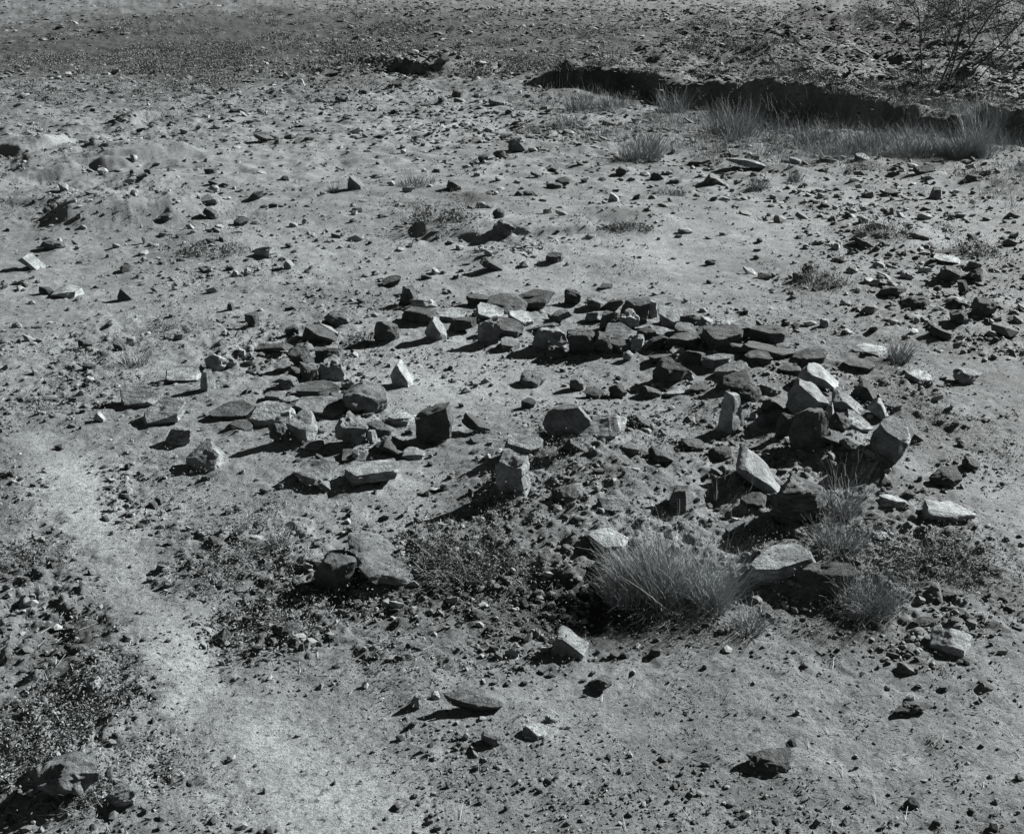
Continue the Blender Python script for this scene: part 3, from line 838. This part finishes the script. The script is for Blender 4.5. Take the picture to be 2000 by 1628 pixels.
def parse(s):
    o = {'y': 0., 't': 0., 'k': 0.}
    if s != '-':
        for q in s.split(','): o[q[0]] = float(q[1:])
    return o
def build_rocks():
    group = None; n = 0
    for ln in ROCKS.strip().split('\n'):
        if ln.startswith('#'): continue
        if ln.startswith('@'): group = ln[2:]; continue
        spec, label = ln.split('|'); cx, by, w, h, typ, tn, opt = spec.split(); cx, by, w, h = map(float, (cx, by, w, h)); o = parse(opt)
        n += 1
        p, depth = place(cx, by); k = mpp(depth)
        g = random.Random(n * 31 + 5)
        f = (1.15, 1.16) if 'ring' in group else (1, 1); Wm, Hp = w * k * f[0], h * k * f[1]
        th = math.atan2(CAM_H - p.z, p.y)       # how steeply this place is looked down on
        ratio = {'B': .75, 'S': .85, 'R': .85, 'W': .8, 'V': .8, 'L': .32, 'P': .8, 'J': .85}[typ] * g.uniform(.9, 1.1)
        yaw = R(o['y']); t = R(o['t'])
        # size before turning so that the turned stone spans the width seen
        ca, sa = abs(math.cos(yaw)), abs(math.sin(yaw))
        wl = Wm / (ca + ratio * sa) * (1.06 if typ in 'RPJ' else 1.02)
        dl = min(ratio * wl, .9 * Wm + .02)
        if 'd' in o: dl = o['d'] * wl
        dl = max(min(dl, .85 * Hp / math.sin(th)), .22 * wl)
        dep = dl * ca + wl * sa
        hv = (Hp - dep * math.sin(th) * (.65 if typ in 'SL' else .5)) / math.cos(th)
        hmin = {'S': .30, 'L': .45, 'W': .45}.get(typ, .5) * Hp
        hv = max(hv, hmin)
        if t: hv = max(hv - .5 * wl * abs(math.sin(t)), .5 * hv)
        bury = max(.16 * hv, .008)
        big = w >= 34
        P, Fc = rock_mesh(typ, wl, dl, hv + bury, 1000 + n, big, o['k'], abs(o['y']) >= 20)
        if not t and typ in 'BSRJW': t = R(g.gauss(0, 10))
        e = R(g.gauss(6, 10)) if typ in 'BSR' else 0.   # pitched a little towards or away from the viewer
        c, s_ = math.cos(e), math.sin(e)
        P = np.stack([P[:, 0], P[:, 1] * c - P[:, 2] * s_, P[:, 1] * s_ + P[:, 2] * c], -1)
        # roll about the viewer's axis, then turn
        c, s_ = math.cos(t), math.sin(t)
        X, Z = P[:, 0] * c + P[:, 2] * s_, -P[:, 0] * s_ + P[:, 2] * c
        P = np.stack([X, P[:, 1], Z], -1)
        c, s_ = math.cos(yaw), math.sin(yaw)
        P = np.stack([P[:, 0] * c - P[:, 1] * s_, P[:, 0] * s_ + P[:, 1] * c, P[:, 2]], -1)
        P[:, 2] -= P[:, 2].min()
        front = -P[:, 1].min()
        P[:, 1] += 0
        cx_, cy_ = p.x * (p.y + front * .8) / p.y, p.y + front * .8
        zz = hz(cx_, cy_)
        me = mesh_np('stone', P, Fc, 3, smooth=True)
        try: me.set_sharp_from_angle(angle=R(28))
        except Exception: pass
        kind = 'boulder' if (typ == 'R' and w > 55) else 'flat_stone' if typ in 'SL' else 'stone'
        mat = M_STREAK if 'white streaks' in label else M_LAYER if (typ in 'SL' and w > 40) or 'layered' in label else M_ROCK
        ob = link(kind, me, mat)
        ob.location = (cx_, cy_, zz - bury)
        a = ALB[tn] * g.uniform(.88, 1.12); ob.color = (a, a, a, 1)
        tag(ob, label, {'boulder': 'boulder', 'flat_stone': 'flat stone', 'stone': 'stone'}[kind], group)
build_rocks()  # the dark stone under the largest pale slab is added as its shade

# ------------------------------------------------------------------ plants
def blades(n, spread, length, width, lean, droop, g, seg=5, up=(0, 0), core=.5):
    """n curved tapering grass blades rooted in a disc; returns vertices, quads and a tone per vertex"""
    rr = spread * g.uniform(0, 1, n) ** core; ra = g.uniform(0, 2 * math.pi, n)
    bx, by = rr * np.cos(ra), rr * np.sin(ra)
    oa = ra + g.normal(0, 1.1, n); L = length * g.uniform(.3, 1.1, n)
    tilt = np.abs(g.normal(lean, lean * .7, n))
    t = np.linspace(0, 1, seg + 1)[None, :]
    dirx, diry = np.cos(oa)[:, None], np.sin(oa)[:, None]
    ang = tilt[:, None] + droop * g.uniform(.2, 1.3, n)[:, None] * t
    st = L[:, None] / seg
    hx = np.cumsum(np.sin(ang) * st, 1) - np.sin(ang[:, :1]) * st; hzz = np.cumsum(np.cos(ang) * st, 1) - np.cos(ang[:, :1]) * st
    kink = g.normal(0, .16, (n, seg + 1)).cumsum(1) * L[:, None] * .3
    X = bx[:, None] + dirx * hx - diry * kink + up[0] * hzz; Y = by[:, None] + diry * hx + dirx * kink + up[1] * hzz; Z = hzz
    fa = g.uniform(0, math.pi, n)[:, None]; wv = width * g.uniform(.6, 1.3, n)[:, None] * (1 - .8 * t) * .5
    ox, oy = np.cos(fa) * wv, np.sin(fa) * wv
    V = np.stack([np.stack([X - ox, Y - oy, Z], -1), np.stack([X + ox, Y + oy, Z], -1)], 2).reshape(-1, 3)
    per = (seg + 1) * 2
    q = np.array([[2 * i, 2 * i + 1, 2 * i + 3, 2 * i + 2] for i in range(seg)])
    Fc = (q[None] + (np.arange(n) * per)[:, None, None]).reshape(-1, 4)
    tn = np.repeat(np.clip(g.beta(1.6, 1.6, n), 0, 1), per)
    return V, Fc, tn
def clump(n, W, L, bw, g):
    parts = []
    for q in range(11):
        a = g.uniform(0, 2 * math.pi); r = W * .42 * math.sqrt(g.uniform(0, 1)); f = g.uniform(.28, 1.08) * (1 - .25 * r / (W * .42)) * (1 + .25 * math.cos(a)); lx = .6 * math.cos(a) * r / (W * .42)
        V, Fc, T = blades(int(n / 11), W * .13, L * f, bw, .27, .42, g, 7, (lx * .38 + .04, math.sin(a) * .1), .7)
        V = V * np.array((1, 1, g.uniform(.85, 1.1))) + np.array((math.cos(a) * r, math.sin(a) * r * .7, 0)); parts.append((V, Fc, np.clip(T * .75 + g.uniform(-.05, .25), 0, 1)))
    parts.append(blades(int(n * .16), W * .34, L * .42, bw * 1.2, 1.15, .7, g, 5, core=.55))       # bent and dead stems about the base
    parts.append(blades(int(n * .03), W * .30, L * 1.12, bw * 1.3, .42, .3, g, 7, core=.6))       # seed stalks standing clear
    return parts
def leaves(C, size, g, flatten=.6):
    """small folded leaves at points C"""
    n = len(C)
    a = g.normal(0, 1, (n, 3)); a[:, 2] *= flatten; a /= np.linalg.norm(a, axis=1)[:, None]
    b = g.normal(0, 1, (n, 3)); b -= (a * b).sum(1)[:, None] * a; b /= np.linalg.norm(b, axis=1)[:, None]
    c = np.cross(a, b); s = size * g.uniform(.5, 1.3, n)[:, None]
    V = np.stack([C - a * s * .5, C + b * s * .22 + c * s * .08, C + a * s * .5, C - b * s * .22 + c * s * .08], 1).reshape(-1, 3)
    Fc = np.arange(n * 4).reshape(-1, 4)
    return V, Fc, np.repeat(np.clip(g.beta(1.4, 1.6, n), 0, 1), 4)
def tube(pts, r0, r1, sides=5):
    pts = np.array(pts); n = len(pts); V = []
    for i, p in enumerate(pts):
        d = pts[min(i + 1, n - 1)] - pts[max(i - 1, 0)]; d = d / (np.linalg.norm(d) + 1e-9)
        u = np.cross(d, (0.3, 0.9, 0.2)); u /= np.linalg.norm(u); v = np.cross(d, u)
        r = r0 + (r1 - r0) * i / (n - 1)
        for k in range(sides):
            a = 2 * math.pi * k / sides; V.append(p + r * (math.cos(a) * u + math.sin(a) * v))
    Fc = [[i * sides + k, i * sides + (k + 1) % sides, (i + 1) * sides + (k + 1) % sides, (i + 1) * sides + k] for i in range(n - 1) for k in range(sides)]
    return np.array(V), np.array(Fc)
def join(parts):
    V, Fc, T, o = [], [], [], 0
    for p in parts:
        V.append(p[0]); Fc.append(p[1] + o); T.append(p[2] if len(p) > 2 else np.full(len(p[0]), .5)); o += len(p[0])
    return np.concatenate(V), np.concatenate(Fc), np.concatenate(T)
def put(name, parts, mat, px, py, label, cat, group):
    p, depth = place(px, py)
    V, Fc, T = join(parts)
    o = link(name, mesh_np(name, V, Fc, 4, T), mat)
    o.location = (p.x, p.y, hz(p.x, p.y) - .004)
    return tag(o, label, cat, group)

def build_grass():
    i = 0
    for ln in TUFTS.strip().split('\n'):
        if ln.startswith('#'): continue
        spec, label = ln.split('|'); px, py, w, h, n, wid, kind = spec.split(); px, py, w, h, n = map(float, (px, py, w, h, n)); i += 1
        p, depth = place(px, py); k = mpp(depth); g = np.random.default_rng(500 + i)
        W, H = w * k, h * k; bw = float(wid) * k
        th = math.atan2(CAM_H - p.z, p.y)
        if kind == 'g':                       # bunch grass
            L = H / math.cos(th) * 1.08
            parts = [blades(int(n * .6), W * .30, L, bw, .30, .5, g, 6, (.10, 0), .6), blades(int(n * .4), W * .36, L * .62, bw, .7, .6, g, 5, core=.6)]
            if n >= 1400:
                parts = [(V, Fc, np.clip(T + (.16 if n > 3000 else .08), 0, 1)) for V, Fc, T in clump(n, W, L, bw, g)]
            name, cat, mat, grp = 'grass_tuft', 'grass tuft', M_STRAW, 'dry grass tufts'
        elif kind == 's':                     # a few separate stalks
            parts = [blades(int(n), W * .45, H / math.cos(th), bw, .22, .25, g, 5, (.25, 0), .7)]
            name, cat, mat, grp = 'grass_stalks', 'grass stalks', M_STRAW, 'dry grass tufts'
        elif kind == 'w':                     # wispy bush of fine twigs and grey leaves
            C = g.normal(0, 1, (int(n), 3)); C /= np.linalg.norm(C, axis=1)[:, None]; C *= g.uniform(.2, 1, (int(n), 1)) ** .6
            lump = 1 + .35 * noise3(C * 2 + i, .9, 5)
            C = C * lump[:, None] * np.array((W * .5, W * .42, H * .62)); C[:, 2] = np.abs(C[:, 2] + H * .15)
            C = C * np.array((1.1, 1.1, .8)); keep = noise3(C / W * 3 + i * 3.1, .8, 15) > -.12
            parts = [leaves(C[keep], 4.2 * bw, g, 1.0), blades(int(n * .4), W * .46, H * .85, bw * .8, .75, .4, g, 4, core=.6)]
            name, cat, mat, grp = 'low_bush', 'bush', M_WEED, 'low desert bushes'
        put(name, parts, mat, px, py, label, cat, grp)
build_grass()

def build_tree():
    p, depth = place(1832, 163); base = Vector((p.x, p.y, hz(p.x, p.y) - .05)); k = mpp(depth)
    root = bpy.data.objects.new('desert_tree', None); COL.objects.link(root); root.location = base
    tag(root, 'thin many-stemmed bare tree beyond the gully at the upper right', 'tree')
    g = np.random.default_rng(77); trunk = []; twig = []; C = []
    def grow(p0, d, L, r, lev):
        n = 6; pts = [p0]
        for s in range(n):
            d = d + g.normal(0, .10 if lev else .07, 3) + np.array((0, 0, .03)); d /= np.linalg.norm(d); pts.append(pts[-1] + d * L / n)
        (trunk if lev < 2 else twig).append(tube(pts, r, r * .55, 6 if lev < 2 else 4) + (np.full((n + 1) * (6 if lev < 2 else 4), g.uniform(.1, .9)),))
        if lev < 4:
            for s in range({0: 4, 1: 4, 2: 5, 3: 2}[lev]):
                t = g.integers(2, n + 1); nd = d + g.normal(0, .55, 3); nd /= np.linalg.norm(nd)
                grow(pts[t], nd, L * g.uniform(.45, .75), r * .55, lev + 1)
        if lev >= 3:
            q = np.array(pts); C.append(np.repeat(q[1:], 4, 0) + g.normal(0, .06, (n * 4, 3)))
    for dx, lean, L, r in ((-.15, -.42, 1.5, .030), (.0, .25, 1.5, .040), (.10, .42, 1.6, .042), (.22, .75, 1.5, .034), (-.06, -.75, 1.4, .024), (.04, .05, 1.2, .03), (.3, 1.1, 1.2, .026)):
        d = np.array((lean, g.normal(0, .15), 1.)); grow(np.array((dx * 2.2, g.normal(0, .1), 0.)), d / np.linalg.norm(d), L * 1.05, r * .62, 0)
    V, Fc, T = join(trunk); link('trunk', mesh_np('trunk', V, Fc, 4, T, smooth=True), M_BARK, root)
    V, Fc, T = join(twig); link('branches', mesh_np('branches', V, Fc, 4, T), M_BARK, root)
    V, Fc, T = leaves(np.concatenate(C), .026, g, 1.0); link('crown', mesh_np('crown', V, Fc, 4, T), M_WEED, root)
build_tree()

def build_twigs():
    for j, (px, py, w, h, lab) in enumerate(((1000,490,110,24,'curled dead twigs lying below the earth bank'), (1738,1042,20,40,'dark crooked twig standing by the half-buried pale slab'),
                                          (1440,473,60,18,'small dead twig sprawled on the bare flat behind the ring'), (105,795,50,24,'dark twigs on the ground near the left edge'),
                                          (1330,1196,70,34,'stub of dead root at the foot of the big dry grass clump'))):
        p, depth = place(px, py); k = mpp(depth); g = np.random.default_rng(900 + j); parts = []
        for s in range(5 if w > 40 else 2):
            p0 = np.array((g.uniform(-.4, .4) * w * k, g.uniform(-.2, .2) * w * k, 0)); d = np.array((g.normal(0, 1), g.normal(0, .6), abs(g.normal(.1, .25)))) ; d /= np.linalg.norm(d); pts = [p0]
            for q in range(8):
                d = d + g.normal(0, .35, 3) - np.array((0, 0, .16)); d /= np.linalg.norm(d); pts.append(pts[-1] + d * max(w, h) * k * .09); pts[-1][2] = max(pts[-1][2], .004)
            parts.append(tube(pts, 1.6 * k, .7 * k, 5))
        put('dead_twig', parts, M_BARK, px, py, lab, 'twig', 'dead twigs')
build_twigs()

# low leafy weeds and dead litter over the rough ground: nobody could count them
WEEDS = [(200,1290,180,190,1.1), (120,1080,90,130,1.0), (420,1130,80,110,.5), (640,1190,210,80,.9), (500,1080,130,60,.5), (905,1060,150,60,1.0), (1180,1130,140,80,.8), (1650,1120,150,70,.9),
         (1830,1080,110,60,1.0), (1060,920,110,50,.7), (1240,890,110,50,.5), (1830,830,110,70,.7), (400,1480,130,60,.5), (120,1480,90,90,.6), (700,640,40,30,.6), (250,650,220,60,.35), (150,720,100,90,.4), (400,480,90,30,.6),
         (1720,450,90,30,.6), (1640,540,90,40,.7), (1000,490,70,20,.5), (1220,445,90,20,.6), (870,420,120,35,.6), (1900,480,60,60,.6), (1300,1220,160,40,.35), (1570,960,110,60,.4), (350,150,320,60,.5), (650,120,330,60,.4), (1700,660,120,50,.4), (1160,520,70,20,.5), (300,1010,200,60,.12), (480,960,120,40,.15)]
def d_weed(x, y):
    cl = sstep(-.05, .45, noise(x, y, .22, 101) + .6 * noise(x, y, .09, 102))
    return np.clip(splats(WEEDS, x, y) + .035, 0, 1) * cl * np.clip(1 - 1.6 * path_mask(x, y), 0, 1)
def build_weeds():
    g = np.random.default_rng(321)
    x, y = thin(*sample(80000, 2.4, 26, 1.3), d_weed)
    n = len(x); z = height(x, y)
    m = 11
    hgt = (.02 + .05 * g.uniform(0, 1, n) ** 2) * (1 + .06 * y)
    C = np.repeat(np.stack([x, y, z], -1), m, 0); hh = np.repeat(hgt, m)
    off = g.normal(0, 1, (n * m, 3)); off[:, 2] = np.abs(off[:, 2])
    C = C + off * hh[:, None] * np.array((.75, .75, .6))
    V, Fc, T = leaves(C, .013, g, .9)
    # larger leaves farther off, where only clumps show
    f = np.repeat(np.repeat(1 + np.maximum(0, y - 6) * .12, m), 4)[:, None]; ctr = np.repeat(C, 4, 0); V = ctr + (V - ctr) * f
    tag(link('ground_weeds', mesh_np('ground_weeds', V, Fc, 4, T), M_WEED), kind='stuff')
    print('weeds', n)
    # dry straw litter: bits of stalk lying about
    x, y = thin(*sample(9000, 2.4, 12, 1.5), lambda x, y: np.clip(.06 + .8 * rough(x, y) * (1 - path_mask(x, y)), 0, 1))
    n = len(x); z = height(x, y); a = g.uniform(0, 2 * math.pi, n); L = g.uniform(.012, .07, n); e = g.normal(.0, .10, n)
    d = np.stack([np.cos(a) * np.cos(e), np.sin(a) * np.cos(e), np.abs(np.sin(e))], -1) * L[:, None]
    s = np.stack([-np.sin(a), np.cos(a), np.full(n, .5)], -1) * .0008 * (1 + .1 * y)[:, None]
    b = np.stack([x, y, z + .004], -1)
    V = np.stack([b - s, b + s, b + d + s * .5, b + d - s * .5], 1).reshape(-1, 3)
    tag(link('straw_litter', mesh_np('straw_litter', V, np.arange(n * 4).reshape(-1, 4), 4, np.repeat(g.beta(1.3, 2.2, n), 4)), M_STRAW), kind='stuff')
build_weeds()
def build_scrub():
    g = np.random.default_rng(11)
    reg = [(330,100,330,60,1.2), (700,90,330,50,1.), (1100,85,300,40,.5), (1450,90,300,50,.4), (1100,140,120,14,1.), (1250,138,160,14,1.), (1420,160,120,14,1.), (1560,200,90,36,1.), (1720,190,180,14,1.), (1860,215,90,14,1.), (1250,165,240,20,.7), (1700,220,220,24,.7), (1930,200,60,30,.8), (1900,500,80,80,.4), (350,420,120,20,.3), (430,380,60,20,.3)]
    def dens(x, y): return np.clip(splats(reg, x, y), 0, 1) * sstep(-.2, .4, noise(x, y, 2.2, 111) + .5 * noise(x, y, .8, 112))
    x, y = thin(*sample(26000, 14, 80, 1.2, .54), dens); n = len(x); z = height(x, y)
    r = g.uniform(.05, .26, n) * (.6 + .012 * y); m = 60
    off = g.normal(0, .55, (n * m, 3)); off[:, 2] = np.abs(off[:, 2]) * .7
    C = np.repeat(np.stack([x, y, z], -1), m, 0) + off * np.repeat(r, m)[:, None]
    V, Fc, T = leaves(C, 1., g, 1.0); ctr = np.repeat(C, 4, 0)
    T = np.clip(T * .6 + np.repeat(g.uniform(0, .4, n), m * 4), 0, 1)
    V = ctr + (V - ctr) * (np.repeat(np.repeat(r * .24, m), 4))[:, None]
    tag(link('scrub_cover', mesh_np('scrub_cover', V, Fc, 4, T), M_WEED), kind='stuff'); print('scrub', n)
    reg2 = [(1100,132,120,12,.9), (1250,128,120,12,.9), (1400,150,90,12,.9), (1560,180,80,24,.9), (1720,182,130,12,.9), (1860,208,90,14,.9), (1100,225,90,30,.8), (1230,215,120,24,.8), (1290,300,90,30,.5), (1400,245,110,36,.9), (1560,275,130,24,.9), (1700,290,150,28,1.), (1850,305,130,45,1.), (1920,260,80,70,1.6), (1850,270,80,50,1.), (1180,270,90,30,.5), (1500,240,70,20,.7), (600,110,300,40,.3)]
    x, y = thin(*sample(15000, 12, 40, 1.2, .54), lambda x, y: np.clip(splats(reg2, x, y), 0, 1) * sstep(-.3, .3, noise(x, y, 1.1, 121)))
    n = len(x); z = height(x, y); parts = []
    for i in range(n):
        V, Fc, T = blades(22, .10, g.uniform(.08, .45), .005, .35, .5, g, 3, (.1, 0)); parts.append((V + np.array((x[i], y[i], z[i] - .01)), Fc, T))
    V, Fc, T = join(parts)
    tag(link('gully_grass', mesh_np('gully_grass', V, Fc, 4, T), M_STRAW), kind='stuff'); print('gully grass', n)
build_scrub()

# ------------------------------------------------------------------ light
EL, AZ = R(29), R(33)                         # sun to the right and a little beyond the ring
d = Vector((math.cos(EL) * math.cos(AZ), math.cos(EL) * math.sin(AZ), math.sin(EL)))
sun = bpy.data.lights.new('sun', 'SUN'); sun.energy = 5.; sun.angle = R(.5); sun.color = (1., .99, .975)
so = bpy.data.objects.new('sun', sun); COL.objects.link(so); so.rotation_euler = d.to_track_quat('Z', 'Y').to_euler(); so.location = d * 50
w = bpy.data.worlds.new('World'); scene.world = w; w.use_nodes = True; nt = w.node_tree
sky = nt.nodes.new('ShaderNodeTexSky'); sky.sky_type = 'NISHITA'; sky.sun_disc = False; sky.sun_elevation = EL; sky.sun_rotation = R(90) - AZ
# black-and-white film behind a red filter: only the sky's red counts, spread to all three channels
hs = nt.nodes.new('ShaderNodeSeparateColor')
bg = nt.nodes['Background']; bg.inputs['Strength'].default_value = .05
nt.links.new(sky.outputs[0], hs.inputs[0]); nt.links.new(hs.outputs[0], bg.inputs['Color']); sky.air_density = .4; sky.dust_density = 0.
vs = scene.view_settings; vs.view_transform = 'Standard'; vs.look = 'None'; vs.exposure = 1.72; vs.gamma = 1
